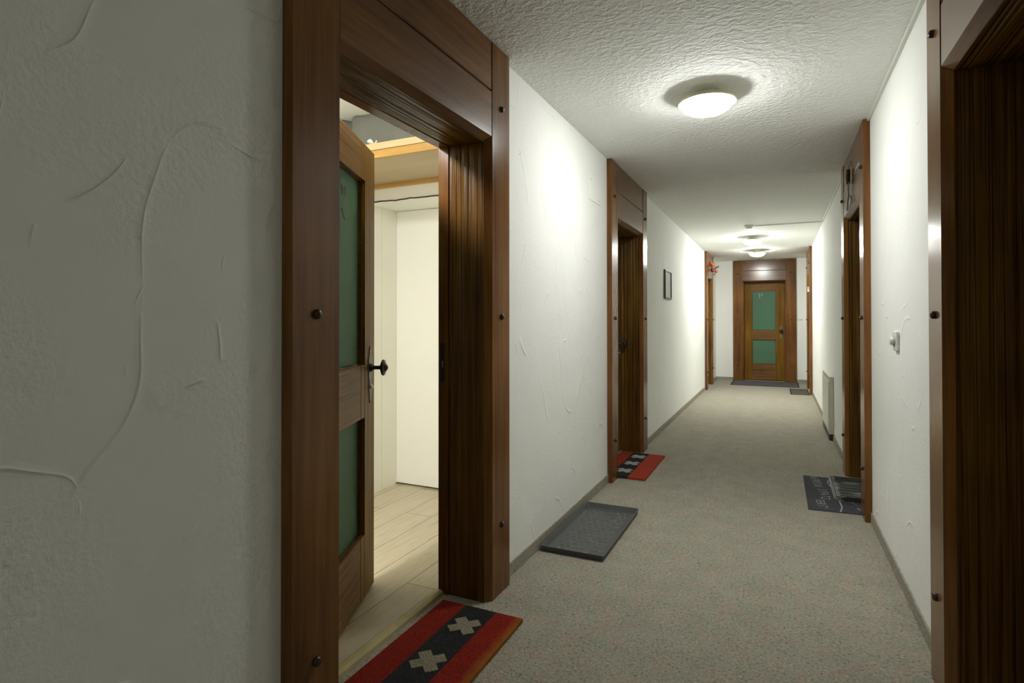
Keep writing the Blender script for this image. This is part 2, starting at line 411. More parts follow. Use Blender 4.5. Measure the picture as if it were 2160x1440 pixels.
# vestibule behind the open door
XV = -2.55; YV0, YV1 = 0.35, 3.44; XVI = XL - TH
mb = MB(); mb.box(XV - 0.1, XV, YV0, 3.27, 0, CEIL); mb.box(XV - 0.1, XV, 3.274, YV1, 0, CEIL); mb.box(XV - 0.1, XV - 0.003, 3.27, 3.274, 0, CEIL)
structure(mb.build('wall_vestibule_left', M['cream_wall']), 'cream panelled wall with one upright groove behind the open door', 'wall')
mb = MB(); mb.box(XV, XVI, YV0 - 0.1, YV0, 0, CEIL)
structure(mb.build('wall_vestibule_front', M['cream_wall']), 'cream wall hidden behind the open door leaf', 'wall')
mb = MB(); mb.box(XV, XVI, YV1 + 0.05, YV1 + 0.15, 0, CEIL); 
structure(mb.build('wall_vestibule_back', M['cream_wall']), 'cream wall behind the white closet door', 'wall')
mb = MB(); mb.box(XV, XVI, 3.108, YV1 + 0.05, 2.002, CEIL)
structure(mb.build('trim_1', M['cream_door']), 'white bulkhead above the closet door niche', 'trim')
mb = MB(); mb.box(XV, -1.42, YV1, YV1 + 0.04, 0.012, 2.0)
tag(mb.build('closet_door', M['cream_door'], bevel=0.002), 'plain white closet door panel with dark gap below, behind the open door', 'door')

# baseboards (carpet strip)
def baseboard(name, segs, axis, face, sgn, label):
    mb = MB()
    for a, b in segs:
        f0, f1 = sorted((face, face + sgn * 0.008))
        if axis == 'y': mb.box(f0, f1, a, b, 0.0, 0.061)
        else: mb.box(a, b, f0, f1, 0.0, 0.061)
    structure(mb.build(name, M['carpet']), label, 'baseboard')
s = [span(d) for d in ('door_1', 'door_2', 'door_3', 'door_5', 'door_6', 'door_7', 'door_4')]
baseboard('baseboard_left', [(YB, 0.952), (s[0][1], s[1][0]), (s[1][1], s[2][0]), (s[2][1], YE)], 'y', XL, 1, 'carpet baseboard strip along the left wall')
baseboard('baseboard_right', [(YB, s[5][0]), (s[5][1], s[4][0]), (s[4][1], 6.50), (7.40, s[3][0]), (s[3][1], YE)], 'y', XR, -1, 'carpet baseboard strip along the right wall')
baseboard('baseboard_back', [(XL + 0.008, s[6][0]), (s[6][1], XR - 0.008)], 'x', YE, -1, 'carpet baseboard strip on the far end wall')

# ------------------------------------------------------------------ door assembly
def post_mesh(mirror, W):
    mb = MB(); f = (lambda x: W - x) if mirror else (lambda x: x)
    zt = CEIL - 0.003
    rect = [(0, -0.0005), (0, -0.034), (0.004, -0.038), (PF, -0.038), (PF, -0.0005)]
    mb.prism([(f(x), y) for x, y in rect], 'z', 0.0, zt)
    ch = [(PF, -0.038), (PF + CH, -0.010), (PF, -0.010)]
    top = lambda p: 1.990 - (abs(f(p[0]) - PF) if not mirror else abs((W - p[0]) - PF))
    mb.prism([(f(x), y) for x, y in ch], 'z', 0.0, top)
    return mb
def peg(parent, x, z):
    mb = MB(); mt = Matrix.Translation((x, -0.038, z)) @ Matrix.Rotation(PI / 2, 4, 'X')
    mb.lathe([(0.0125, 0.0), (0.0135, 0.004), (0.0125, 0.009), (0.008, 0.0125), (0, 0.014)], mt, 16)
    return mb.build('peg', M['peg'], parent)
def knob_mesh():
    mb = MB(); mt = Matrix.Rotation(PI / 2, 4, 'X')   # turned about -y
    mb.lathe([(0.017, 0.0), (0.019, 0.004), (0.012, 0.010), (0.0085, 0.018), (0.0085, 0.040), (0.012, 0.046), (0.024, 0.048), (0.034, 0.052), (0.036, 0.057), (0.033, 0.062), (0.025, 0.063), (0.020, 0.067), (0.008, 0.076), (0, 0.078)], mt, 28)
    return mb
def plate_mesh():
    mb = MB(); n = 40; L_ = []; 
    for i in range(n + 1):
        t = i / n; z = -0.125 + 0.25 * t
        w = 0.021 + 0.005 * math.cos(2 * PI * t * 4) * (1 if 0.08 < t < 0.92 else 0)
        e = min(t, 1 - t)
        if e < 0.12: w *= max(0.12, (e / 0.12) ** 0.6) * (1.0 if e > 0.06 else 0.9)
        L_.append((w, z))
    pts = [(w, z) for w, z in L_] + [(-w, z) for w, z in reversed(L_)]
    mb.prism(pts, 'y', -0.003, 0.0)
    return mb

def make_door(n, label, lw_extra=0.0, zs=(0.333, 0.815, 1.003, 1.789), sh=0.0, gl=(0.145, 0.16), opened=0.0, number='pale', knob_side='right'):
    wall, s0, W = DOORS[n]
    loc, rz = {'L': ((XL, s0, 0), PI / 2), 'R': ((XR, s0, 0), -PI / 2), 'E': ((s0, YE, 0), 0)}[wall]
    root = empty(n, loc, rz); structure(root, label, 'door')
    for mir in (False, True):
        p = post_mesh(mir, W).build('frame_post', M['post'], root)
        xc = W - 0.0865 if mir else 0.0865
        for z in (0.30, 1.215, 2.134): peg(p, xc, z)
        a, b = (0.1725, PW) if not mir else (W - PW, W - 0.1725)
        mb = MB(); mb.box(a, b, -0.0095, 0.160, 0.0, 1.962)
        mb.build('ribbed_jamb', M['jamb'], root)
    # lintel: two boards between the posts, lower one chamfered
    mb = MB()
    up = [(-0.035, CEIL - 0.003), (-0.0005, CEIL - 0.003), (-0.0005, 2.1895), (-0.031, 2.1895), (-0.035, 2.1935)]
    mb.prism(up, 'x', PF + 0.004, W - PF - 0.004)
    mb.build('lintel_board', M['lintel'], root)
    mb = MB()
    lo = [(-0.036, 2.181), (-0.032, 2.185), (-0.0005, 2.185), (-0.0005, 1.9925), (-0.010, 1.9925), (-0.010, 1.964), (-0.036, 1.990)]
    end = lambda p: PF + 0.004 + max(0.0, 1.990 - p[1])
    mb.prism(lo, 'x', lambda p: end(p), lambda p: W - end(p))
    mb.build('lintel_board', M['lintel'], root)
    mb = MB(); mb.box(0.1725, W - 0.1725, -0.0095, 0.160, 1.9635, 1.9915)
    mb.build('soffit_board', M['soffit'], root)
    # leaf
    x0 = PW + 0.003; LW = W - 2 * PW - 0.006 + lw_extra
    if lw_extra: x0 -= lw_extra * 0.5
    T = 0.046
    z0, z1 = 0.012, 1.958
    a, b = gl[0], LW - gl[1]
    zl0, zl1, zu0, zu1 = zs
    mb = MB()
    def bx(xa, xb, za, zb, m, d=0.0): mb.box(xa, xb, d, T - d, za, zb, m)
    # stiles (notched by the rail shoulders) and rails
    bx(0, a - 0.0006, z0, z1, 0); bx(b + 0.0006, LW, z0, z1, 0)
    for za, zb in ((z0, zl0), (zl1, zu0), (zu1, z1)):
        if sh:
            bx(a, a + sh, za, zb, 0); bx(b - sh, b, za, zb, 0)
            bx(a + sh + 0.0008, b - sh - 0.0008, za, zb, 1, 0.001)
        else: bx(a, b, za, zb, 1, 0.001)
    piv = 0.0
    lloc = (x0, 0.166, 0.0)
    leaf = mb.build('door_leaf', [M['leaf'], M['rail']], root, lloc, (0, 0, opened), bevel=0.0015)
    for za, zb in ((zl0, zl1), (zu0, zu1)):
        g = MB(); g.box(a + 0.0005, b - 0.0005, 0.030, 0.037, za + 0.0005, zb - 0.0005)
        o = g.build('glass_pane', M['glass'], leaf); o['label'] = 'matt green glass pane'
        # beading around the pane
        bd = MB(); w = 0.006
        for (xa, xb, ya, yb) in ((a, a + w, za, zb), (b - w, b, za, zb), (a + w, b - w, za, za + w), (a + w, b - w, zb - w, zb)):
            bd.box(xa, xb, 0.018, 0.0295, ya, yb)
        bd.build('glazing_bead', M['lintel'], leaf)
    kx = LW - 0.066
    pl = plate_mesh().build('lock_plate', M['aged_steel'], leaf, (kx, 0.0, 0.958)); pl['label'] = 'scalloped grey iron lock plate'
    knob_mesh().build('knob', M['iron'], leaf, (kx, -0.003, 0.990))
    kc = MB(); kc.lathe([(0.010, 0), (0.010, 0.006), (0.0055, 0.0065), (0.0055, 0.011), (0, 0.011)], Matrix.Rotation(PI / 2, 4, 'X'), 14)
    kc.build('lock_cylinder', M['steel'], leaf, (kx, -0.003, 0.905))
    # house number on the upper pane
    nb = MB(); y = 0.0292; cx = a + (b - a) * (0.31 if not opened else 0.66); zc = zu1 - 0.085
    def bar(xa, xb, za, zb): nb.box(xa, xb, y, 0.0299, za, zb)
    if not opened:
        bar(cx - 0.006, cx + 0.006, zc - 0.045, zc + 0.035); nb.prism([(cx - 0.006, zc + 0.035), (cx - 0.022, zc + 0.018), (cx - 0.022, zc + 0.008), (cx - 0.006, zc + 0.022)], 'y', y, 0.0299)
        bar(cx - 0.016, cx + 0.016, zc - 0.05, zc - 0.044)
        bar(cx + 0.026, cx + 0.033, zc - 0.012, zc + 0.032)
        nb.lathe([(0.014, 0), (0.014, 0.0006), (0.007, 0.0006), (0.007, 0)], Matrix.Translation((cx + 0.055, 0.0299, zc + 0.012)) @ Matrix.Rotation(PI / 2, 4, 'X') @ Matrix.Diagonal((0.8, 1.5, 1, 1)), 16, smooth=False)
    else:
        bar(a + 0.332, a + 0.345, zc - 0.075, zc + 0.045)
        for dx in (0.0, 0.032):
            nb.prism([(cx + dx - 0.012, zc - 0.005), (cx + dx + 0.002, zc - 0.022), (cx + dx + 0.012, zc - 0.008), (cx + dx + 0.008, zc + 0.018), (cx + dx - 0.006, zc + 0.020)], 'y', y, 0.0299)
        nb.prism([(cx - 0.012, zc - 0.082), (cx + 0.002, zc - 0.095), (cx + 0.020, zc - 0.112), (cx + 0.036, zc - 0.116), (cx + 0.034, zc - 0.109), (cx + 0.018, zc - 0.098), (cx + 0.006, zc - 0.076), (cx - 0.004, zc - 0.070)], 'y', y, 0.0299)
    nb.build('door_number', M['door_number_' + number], leaf)
    return root, leaf, W

d1, leaf1, W1 = make_door('door_1', 'dark pine door frame nearest on the left with its green glazed leaf ajar', lw_extra=0.022, zs=(0.28, 0.782, 1.008, 1.80), sh=0.05, gl=(0.145, 0.145), opened=math.radians(23.1), number='dark')
make_door('door_2', 'closed dark pine door, second along the left wall, beside the clean red doormat')
make_door('door_3', 'closed pine door farthest on the left wall with the red ornament above')
make_door('door_4', 'pine door with two green glass panes on the far end wall')
make_door('door_5', 'closed pine door farthest on the right wall with a white note on its post')
make_door('door_6', 'closed dark pine door on the right beside the slate lettered doormat')
make_door('door_7', 'closed dark pine door nearest on the right, cut by the photo edge')
# stop strip with strike plate on the latch side of the open door, and its threshold
mb = MB(); mb.box(W1 - PW - 0.003, W1 - 0.1725, 0.165, 0.2149, 0.0, 1.963); mb.box(0.1725, W1 - 0.1725, 0.165, 0.2149, 1.9635, 1.9915)
st = mb.build('door_stop', M['post'], d1)
mb = MB(); mb.box(W1 - PW - 0.0045, W1 - PW - 0.003, 0.185, 0.206, 0.93, 1.10)
sp = mb.build('strike_plate', M['iron'], st)
mb = MB(); mb.box(W1 - PW - 0.0055, W1 - PW - 0.0045, 0.190, 0.196, 0.99, 1.02); mb.build('latch_keeper', M['steel'], sp)
mb = MB(); mb.prism([(0.186, 0.0), (0.190, 0.010), (0.205, 0.015), (0.225, 0.015), (0.236, 0.009), (0.238, 0.0)], 'x', PW + 0.002, W1 - PW - 0.004)
M['old_brass'] = plain('worn_brass', (0.40, 0.335, 0.155), 0.5, 0.4, var=0.12, scale=9)
th = mb.build('threshold', M['old_brass'], d1); th['label'] = 'worn brass threshold strip'

# ------------------------------------------------------------------ vestibule furniture
root = empty('storage_loft', (-1.98, 2.50, 2.09)); tag(root, 'pine storage loft under the vestibule ceiling behind the open door', 'loft')
def loc_box(name, m, x0, x1, y0, y1, z0, z1, bevel=0.002, parent=root, base=(-1.98, 2.50, 2.09)):
    mb = MB(); mb.box(x0 - base[0], x1 - base[0], y0 - base[1], y1 - base[1], z0 - base[2], z1 - base[2])
    return mb.build(name, m, parent, bevel=bevel)
XA, XB = XV + 0.001, XVI - 0.001
loc_box('plywood_board', M['loft_board'], XA, XB, 2.525, 3.07, 2.112, 2.130)
loc_box('front_rail', M['loft_rail'], XA, XB, 2.497, 2.5245, 2.088, 2.1305)
loc_box('top_batten', M['loft_batten'], XA, XB, 2.490, 2.545, 2.131, 2.168)
loc_box('rear_rail', M['loft_rail'], XA, XB, 3.072, 3.107, 2.088, 2.130)
# grey curtain hanging from the ceiling onto the loft
mb = MB()
def fold(u, v):
    x = XV + 0.004 + (XVI - XV - 0.008) * u
    fx = (x + 2.30)
    dep = 0.010 * math.sin(x * 9) + 0.006 * math.sin(x * 23 + v * 2) - 0.05 * math.exp(-((fx + 0.02 * v) / 0.022) ** 2) * (0.3 + v) + 0.018 * math.exp(-((fx - 0.06) / 0.03) ** 2) + 0.012 * math.exp(-((fx + 0.06) / 0.03) ** 2)
    sag = 0.010 * math.sin((x + 2.3) * 6) ** 2
    return (x, 2.585 + 0.05 * v - dep * 0.9, 2.170 + (CEIL - 0.001 - sag * 0.0 - 2.170) * v)
mb.grid(90, 16, fold); 
cu = mb.build('curtain', M['cloth'], recalc=False)
md = cu.modifiers.new('thickness', 'SOLIDIFY'); md.thickness = 0.003
tag(cu, 'dark grey satin curtain closing the storage loft', 'curtain')
# scrap of white tissue on the loft batten
mb = MB()
mb.grid(10, 8, lambda u, v: (0.060 * (u - 0.5) + 0.010 * math.sin(v * 7 + u * 3), 0.012 * math.sin(u * 8) * math.cos(v * 5) - 0.02 * v, 0.010 + 0.036 * v * (0.55 + 0.45 * math.sin(u * 5.5 + 1.0))))
ts = mb.build('tissue', M['paper'], None, (-2.03, 2.535, 2.160)); md = ts.modifiers.new('thickness', 'SOLIDIFY'); md.thickness = 0.0015
tag(ts, 'crumpled scrap of white tissue lying on the loft batten', 'tissue')
mb = MB(); pts = [(XV + 0.01 + (XVI - XV - 0.02) * i / 30, 3.1028, 2.0028 + 0.004 * math.sin(i * 0.8) * (i % 3 == 0)) for i in range(31)]
mb.tube(pts, 0.0045, 8)
tag(mb.build('cable', M['black_cable']), 'thin black cable along the lower edge of the white bulkhead', 'cable')

# ------------------------------------------------------------------ ceiling lights
def ceiling_light(x, y, label, gm, scale=1.0):
    root = empty('ceiling_light', (x, y, CEIL)); tag(root, label, 'ceiling light', 'round ceiling lights of the corridor')
    k = scale
    mb = MB(); mb.lathe([(0, -0.0003), (0.062 * k, -0.0003), (0.064 * k, -0.004), (0.064 * k, -0.044), (0.060 * k, -0.0468), (0, -0.0468)], n=48)
    mb.build('base', M['white_plastic'], root)
    mb = MB(); mb.lathe([(0.030 * k, -0.047), (0.144 * k, -0.047), (0.149 * k, -0.050), (0.149 * k, -0.055), (0.144 * k, -0.058), (0.130 * k, -0.056), (0.030 * k, -0.053), (0.030 * k, -0.047)], n=64)
    mb.build('rim', M['rim'], root)
    mb = MB(); pr = [(0.128 * k, -0.0575)]
    for i in range(1, 15):
        t = i / 14 * PI / 2; pr.append((0.128 * k * math.cos(t) ** 0.85, -0.0585 - 0.055 * math.sin(t)))
    pr[-1] = (0, -0.1135); mb.lathe(pr, n=64)
    mb.build('glass_bowl', gm, root)
    return root
ceiling_light(-0.335, 3.15, 'round brass rimmed ceiling light, nearest and largest in the corridor', M['lamp_glass'])
ceiling_light(-0.325, 8.85, 'round ceiling light in the middle, right behind the smoke detector', M['lamp_glass_far'])
ceiling_light(-0.315, 10.55, 'round ceiling light farthest away, close to the end door', M['lamp_glass_far'], 0.95)
ceiling_light(-0.335, -2.50, 'round ceiling light behind the viewer', M['lamp_back'])
lt = ceiling_light(-1.78, 1.15, 'round ceiling light inside the vestibule, hidden by the open door frame', M['lamp_inner'])
lt['group'] = 'vestibule light'

# ------------------------------------------------------------------ fixtures
# smoke detector and conduit
root = empty('smoke_detector', (-0.325, 7.76, CEIL)); tag(root, 'small white smoke detector at the end of the ceiling conduit', 'smoke detector')
mb = MB(); mb.lathe([(0, -0.0003), (0.056, -0.0003), (0.056, -0.018), (0.050, -0.022), (0, -0.022)], n=32); mb.build('base', M['white_plastic'], root)
mb = MB(); mb.lathe([(0.046, -0.0225), (0.046, -0.030), (0.036, -0.032), (0.036, -0.040), (0.026, -0.047), (0, -0.049)], n=32); mb.build('sensor_head', M['white_plastic'], root)
q = 0.016
for a, b, lab in ((YB, s[5][0] - 0.001, 'white ceiling corner conduit behind the viewer, ending at the nearest right door'), (s[5][1] + 0.001, s[4][0] - 0.001, 'slim white conduit in the right ceiling corner above the light switch')):
    mb = MB(); mb.box(XR - q, XR, a, b, CEIL - q, CEIL); tag(mb.build('cable_conduit', M['white_plastic'], bevel=0.002), lab, 'conduit')
mb = MB(); y_ = s[4][1] + 0.001
mb.prism([(XR, y_), (XR, 7.823), (-0.268, 7.823), (-0.268, 7.807), (XR - q, 7.807), (XR - q, y_)], 'z', CEIL - 0.013, CEIL)
tag(mb.build('cable_conduit', M['white_plastic'], bevel=0.002), 'slim white conduit past the tassel door, turning across the ceiling to the smoke detector', 'conduit')
# light switch
root = empty('light_switch', (XR, 3.138, 1.102), -PI / 2); tag(root, 'square white rotary light switch on the right wall', 'light switch')
mb = MB(); mb.box(-0.048, 0.048, -0.013, -0.0008, -0.045, 0.045); mb.build('cover_plate', M['white_plastic'], root, bevel=0.005)
mb = MB(); mt = Matrix.Translation((0, -0.0132, 0.0)) @ Matrix.Rotation(PI / 2, 4, 'X')
mb.lathe([(0.027, 0), (0.027, 0.003), (0.024, 0.004), (0, 0.004)], mt, 28); mb.build('dial_ring', M['grey_plastic'], root)
mb = MB(); mt = Matrix.Translation((0, -0.0173, 0.0)) @ Matrix.Rotation(PI / 2, 4, 'X')
mb.lathe([(0.019, 0), (0.018, 0.012), (0.016, 0.014), (0, 0.014)], mt, 28); mb.build('knob', M['white_plastic'], root)
# heater
root = empty('wall_heater', (XR, 6.95, 0.05), -PI / 2); tag(root, 'slim cream electric panel heater low on the right wall', 'heater')
hx = 0.45
mb = MB(); mb.box(-hx, hx, -0.040, -0.0005, 0.012, 0.585); mb.build('casing', M['enamel'], root, bevel=0.004)
mb = MB(); mb.box(-hx + 0.018, hx - 0.03, -0.046, -0.0405, 0.03, 0.535); mb.build('front_panel', M['enamel'], root, bevel=0.002)
mb = MB()
for i in range(5): mb.box(-hx + 0.03, hx - 0.03, -0.0415, -0.0402, 0.548 + i * 0.0065, 0.5515 + i * 0.0065)
mb.build('outlet_grille', M['grey_plastic'], root)
mb = MB(); mb.box(-hx, hx, -0.042, -0.0005, -0.05, 0.0115); mb.build('plinth', M['dark_plastic'], root)
# junction cover on the left wall
root = empty('junction_cover', (XL, 3.80, 2.104), PI / 2); tag(root, 'painted white junction box cover on the left wall, before the second door', 'cover plate')
mb = MB(); mb.box(-0.147, 0.147, -0.004, 0.0, -0.088, 0.088); mb.build('cover_plate', M['painted_cover'], root, bevel=0.001)
for dx, dz in ((-0.09, 0.05), (0.11, -0.06)):
    mb = MB(); mb.lathe([(0.005, 0), (0.005, 0.0012), (0, 0.0016)], Matrix.Translation((dx, -0.004, dz)) @ Matrix.Rotation(PI / 2, 4, 'X'), 12); mb.build('screw', M['grey_plastic'], root)
# framed picture
root = empty('picture_frame', (XL, 6.63, 1.605), PI / 2); tag(root, 'small framed pale print hanging on the left wall past the second door', 'picture')
mb = MB(); fw, fh, bw = 0.205, 0.163, 0.020
mb.box(-fw, fw, -0.022, -0.0008, -fh, -fh + bw); mb.box(-fw, fw, -0.022, -0.0008, fh - bw, fh)
mb.box(-fw, -fw + bw, -0.022, -0.0008, -fh + bw, fh - bw); mb.box(fw - bw, fw, -0.022, -0.0008, -fh + bw, fh - bw)
mb.build('frame', plain('grey_black_frame', (0.07, 0.07, 0.055), 0.4), root, bevel=0.0015)
t = NT('pale_print'); v = t.coords(); nz = t.noise(v, 7, 4, 0.5, 0.8)
pm = t.done(t.ramp(nz.outputs[0], [(0.35, (0.48, 0.56, 0.48)), (0.5, (0.64, 0.70, 0.60)), (0.65, (0.72, 0.75, 0.66))]), 0.3, None, 0.4)
mb = MB(); mb.box(-fw + bw + 0.0003, fw - bw - 0.0003, -0.012, -0.001, -fh + bw + 0.0003, fh - bw - 0.0003); mb.build('print', pm, root)
# little door plate on the end wall
root = empty('bell_plate', (0.383, YE, 1.217)); tag(root, 'small white bell plate on the end wall right of the end door', 'bell plate')
mb = MB(); mb.box(-0.040, 0.040, -0.012, 0.002, -0.018, 0.018); mb.build('cover_plate', M['white_plastic'], root, bevel=0.002)
mb = MB(); mb.lathe([(0.007, 0), (0.006, 0.004), (0, 0.0045)], Matrix.Translation((0.022, -0.0122, 0)) @ Matrix.Rotation(PI / 2, 4, 'X'), 12); mb.build('button', M['grey_plastic'], root)
# white note folded over the near post of the far right door
mb = MB(); yb_ = DOORS['door_5'][1] - DOORS['door_5'][2] + 0.19
mb.box(XR - 0.0435, XR - 0.0395, yb_ - 0.020, yb_ + 0.012, 1.668, 1.752); mb.box(XR - 0.062, XR - 0.0435, yb_ - 0.020, yb_ - 0.016, 1.668, 1.752)
mb.box(XR - 0.0435, XR - 0.0395, yb_ - 0.150, yb_ - 0.0205, 1.668, 1.698)
tag(mb.build('note', M['paper']), 'folded white note stuck on the far right door post', 'note')

# red dried-flower ornament above the far left door
root = empty('door_ornament', (-1.1085, 10.88, 2.15)); root.scale = (1.25, 1.5, 1.3); tag(root, 'red and orange dried flower ornament on the lintel of the far left door', 'ornament')
MR = {k: plain('ornament_' + k, c, 0.5, var=0.2, scale=30) for k, c in dict(orange=(0.50, 0.12, 0.035), darkred=(0.15, 0.016, 0.012), pink=(0.42, 0.10, 0.10), straw=(0.40, 0.27, 0.13), leaf=(0.09, 0.10, 0.05)).items()}
mb = MB(); mb.ball((0.030, 0.02, 0.045), 0.036, (0.9, 1.2, 0.9)); mb.ball((0.012, -0.04, 0.062), 0.022); mb.build('orange_bloom', MR['orange'], root)
mb = MB(); mb.ball((0.030, -0.02, -0.030), 0.034, (0.8, 1.2, 0.9)); mb.build('dark_red_bloom', MR['darkred'], root)
mb = MB(); mb.ball((0.075, 0.05, -0.040), 0.026); mb.build('pink_berry', MR['pink'], root)
mb = MB()
for i in range(9):
    a = -0.5 + i * 0.12
    mb.tube([(0.008, 0.01, 0.01), (0.03 + 0.01 * (i % 3), 0.02 + a * 0.06, -0.03 + 0.01 * (i % 2)), (0.035 + 0.012 * (i % 3), 0.04 + a * 0.10, -0.085 - 0.006 * (i % 4))], 0.004, 6)
mb.tube([(0.0015, -0.01, 0.085), (0.01, 0, 0.05), (0.03, 0.0, 0.0)], 0.004, 6)
mb.build('straw_stems', MR['straw'], root)
mb = MB(); mb.tube([(0.050, 0.03, -0.01), (0.080, 0.05, 0.010), (0.105, 0.06, 0.024), (0.112, 0.065, 0.032)], lambda t: 0.004 + 0.012 * math.sin(PI * min(1, t * 0.95 + 0.04)), 8); mb.build('leaf', MR['leaf'], root)

# hanging tassel ornament on the lintel of the right door
base = (XR - 0.038, 4.585, 2.20)
root = empty('tassel_ornament', base); tag(root, 'dark bundle with two tasselled cords hung on the right door lintel', 'ornament')
mb = MB(); mb.tube([(0.0012, 0.0, 0.108), (-0.006, 0.006, 0.085), (-0.010, -0.004, 0.062), (-0.012, 0.0, 0.045)], 0.0035, 8)
mb.build('hanging_cord', plain('tan_cord', (0.20, 0.15, 0.10), 0.8), root)
mb = MB()
mb.tube([(-0.014, -0.006, 0.050), (-0.016, -0.005, 0.0), (-0.014, -0.002, -0.052)], lambda t: 0.011 + 0.004 * math.sin(PI * t), 10)
mb.tube([(-0.012, 0.030, 0.040), (-0.014, 0.032, 0.0), (-0.012, 0.028, -0.030)], 0.007, 8)
mb.tube([(-0.018, -0.016, 0.045), (-0.020, -0.014, 0.0), (-0.018, -0.012, -0.05)], 0.008, 8)
mb.build('dark_bundle', plain('dark_bark', (0.018, 0.012, 0.010), 0.6, scale=60), root)
for c_, r__ in (((-0.026, -0.004, 0.006), 0.006), ((-0.024, 0.036, -0.020), 0.007)):
    mb = MB(); mb.ball(c_, r__); mb.build('bead', M['grey_plastic'], root)
cordm = plain('grey_cord', (0.17, 0.14, 0.105), 0.8, scale=80)
for sg, (ty, tz) in ((1, (0.118, -0.178)), (-1, (-0.150, -0.182))):
    mb = MB(); mb.tube([(-0.013, 0.018 * sg, -0.040), (-0.014, 0.020 * sg, -0.085), (-0.012, -0.002 * sg, -0.132), (-0.010, ty * 0.55, -0.150), (-0.009, ty * 0.85, tz + 0.012)], 0.0042, 8)
    c_ = mb.build('cord', cordm, root)
    mb = MB()
    for i in range(7):
        e = (i - 3) * 0.007
        mb.tube([(-0.008, ty * 0.85, tz + 0.012), (-0.009 + 0.002 * (i % 2), ty * 0.98 + e, tz - 0.012), (-0.009 + 0.002 * (i % 2), ty * 1.05 + e * 1.3, tz - 0.034)], 0.003, 6)
    mb.build('tassel', cordm, c_)

# ------------------------------------------------------------------ doormats
def saltire(mb, cx, cy, z0, z1, half, w, m):
    """X-shaped cross as one flat outline"""
    k = 1 / math.sqrt(2); out = []
    for q_ in range(4):
        a = PI / 4 + q_ * PI / 2; d = Vector((math.cos(a), math.sin(a))); n_ = Vector((-d.y, d.x))
        h = w / 2
        out += [(cx + d.x * half - n_.x * h, cy + d.y * half - n_.y * h), (cx + d.x * half + n_.x * h, cy + d.y * half + n_.y * h)]
        b_ = (d + n_) * h
        out.append((cx + b_.x, cy + b_.y))
    mb.prism(out, 'z', z0, z1, m)
def cross_mat(loc, L_, W_, spacing, first, mats, label, half=0.062, arm=0.046):
    mb = MB(); T = 0.016
    # base: stripes across the width (x), length along y; slots 0 red, 1 black, 2 red outer, 3 cross, 4 edge
    xs = [0, 0.109, 0.250, W_]
    for i, m in enumerate((0, 1, 2)):
        mb.box(xs[i], xs[i + 1], 0.0, L_, 0.004, T, m)
    mb.box(0.002, W_ - 0.002, 0.002, L_ - 0.002, 0.0, 0.004, 4)
    for i in range(3): saltire(mb, 0.183, L_ - first - i * spacing, T, T + 0.0012, half, arm, 3)
    o = mb.build('doormat', mats, None, loc)
    return tag(o, label, 'doormat')
cross_mat((-1.289, 1.270, 0.0005), 0.800, 0.368, 0.253, 0.142, [M['coir_red'], M['coir_black'], M['coir_red_worn'], M['coir_beige'], M['coir_edge']], 'worn red doormat with beige crosses on black, at the open door')
cross_mat((-1.286, 4.275, 0.0005), 0.815, 0.384, 0.248, 0.140, [M['coir_red_new'], M['coir_black'], M['coir_red_new'], M['coir_white'], M['coir_edge']], 'clean red doormat with white crosses on black, at the second left door', 0.066, 0.05)

def plain_mat(name, loc, sx, sy, m_in, m_b, bord, label, t=0.008):
    mb = MB(); mb.box(0, sx, 0, sy, 0, t * 0.6, 1); mb.box(bord, sx - bord, bord, sy - bord, t * 0.6, t, 0)
    o = mb.build(name, [m_in, m_b], None, loc); return tag(o, label, 'doormat')
plain_mat('doormat', (-0.815, 11.36, 0.0005), 1.160, 0.875, M['mat_grey'], M['mat_border'], 0.022, 'wide dark grey doormat in front of the end door')
plain_mat('doormat', (0.178, 10.285, 0.0005), 0.281, 0.835, M['mat_taupe'], M['mat_border'], 0.020, 'small taupe doormat at the far right door')

# slate lettered mat at the right door
mx0, mx1, my0, my1 = 0.169, 0.4615, 4.068, 4.930
root = empty('doormat', (mx0, my0, 0.0005)); tag(root, 'slate doormat with white lettering at the right door', 'doormat')
mb = MB(); mb.prism([(x - mx0, y - my0) for x, y in ((mx0, my0), (mx1, 4.088), (mx1, 4.140), (0.64, 4.140), (0.64, my1), (mx0, my1))], 'z', 0, 0.006); mb.build('pile', M['mat_slate'], root, bevel=0.001)
ZT = 0.0062
def glyphs(chars):
    vs = []; fs = []
    dg = bpy.context.evaluated_depsgraph_get
    for ch, (cx, cy), sx, sy, tilt in chars:
        cu = bpy.data.curves.new('t', 'FONT'); cu.body = ch; cu.align_x = 'CENTER'; cu.size = 1.0; cu.offset = -0.012
        ob = bpy.data.objects.new('t', cu); COL.objects.link(ob); bpy.context.view_layer.update()
        me = bpy.data.meshes.new_from_object(ob.evaluated_get(dg()))
        o = len(vs)
        for v in me.vertices:
            # reading direction -y, letter tops towards +x
            lx, ly = v.co.x, v.co.y - 0.36
            lx += tilt * ly
            vs.append((cx - mx0 + ly * sy, cy - my0 - lx * sx, ZT))
        for p in me.polygons: fs.append(tuple(o + i for i in p.vertices))
        COL.objects.unlink(ob); bpy.data.objects.remove(ob); bpy.data.curves.remove(cu); bpy.data.meshes.remove(me)
    mbx = MB(); mbx.add(vs, fs); return mbx
word = [('H', .241, 4.900), ('E', .247, 4.846), ('R', .254, 4.800), ('E', .258, 4.752), ('I', .260, 4.712), ('N', .258, 4.660),
        ('S', .278, 4.560), ('P', .286, 4.502), ('A', .288, 4.452), ('T', .289, 4.400), ('Z', .286, 4.350), ('-', .282, 4.306),
        ('I', .248, 4.290), ('E', .250, 4.258), ('R', .252, 4.215), ('T', .258, 4.170), ('!', .262, 4.128)]
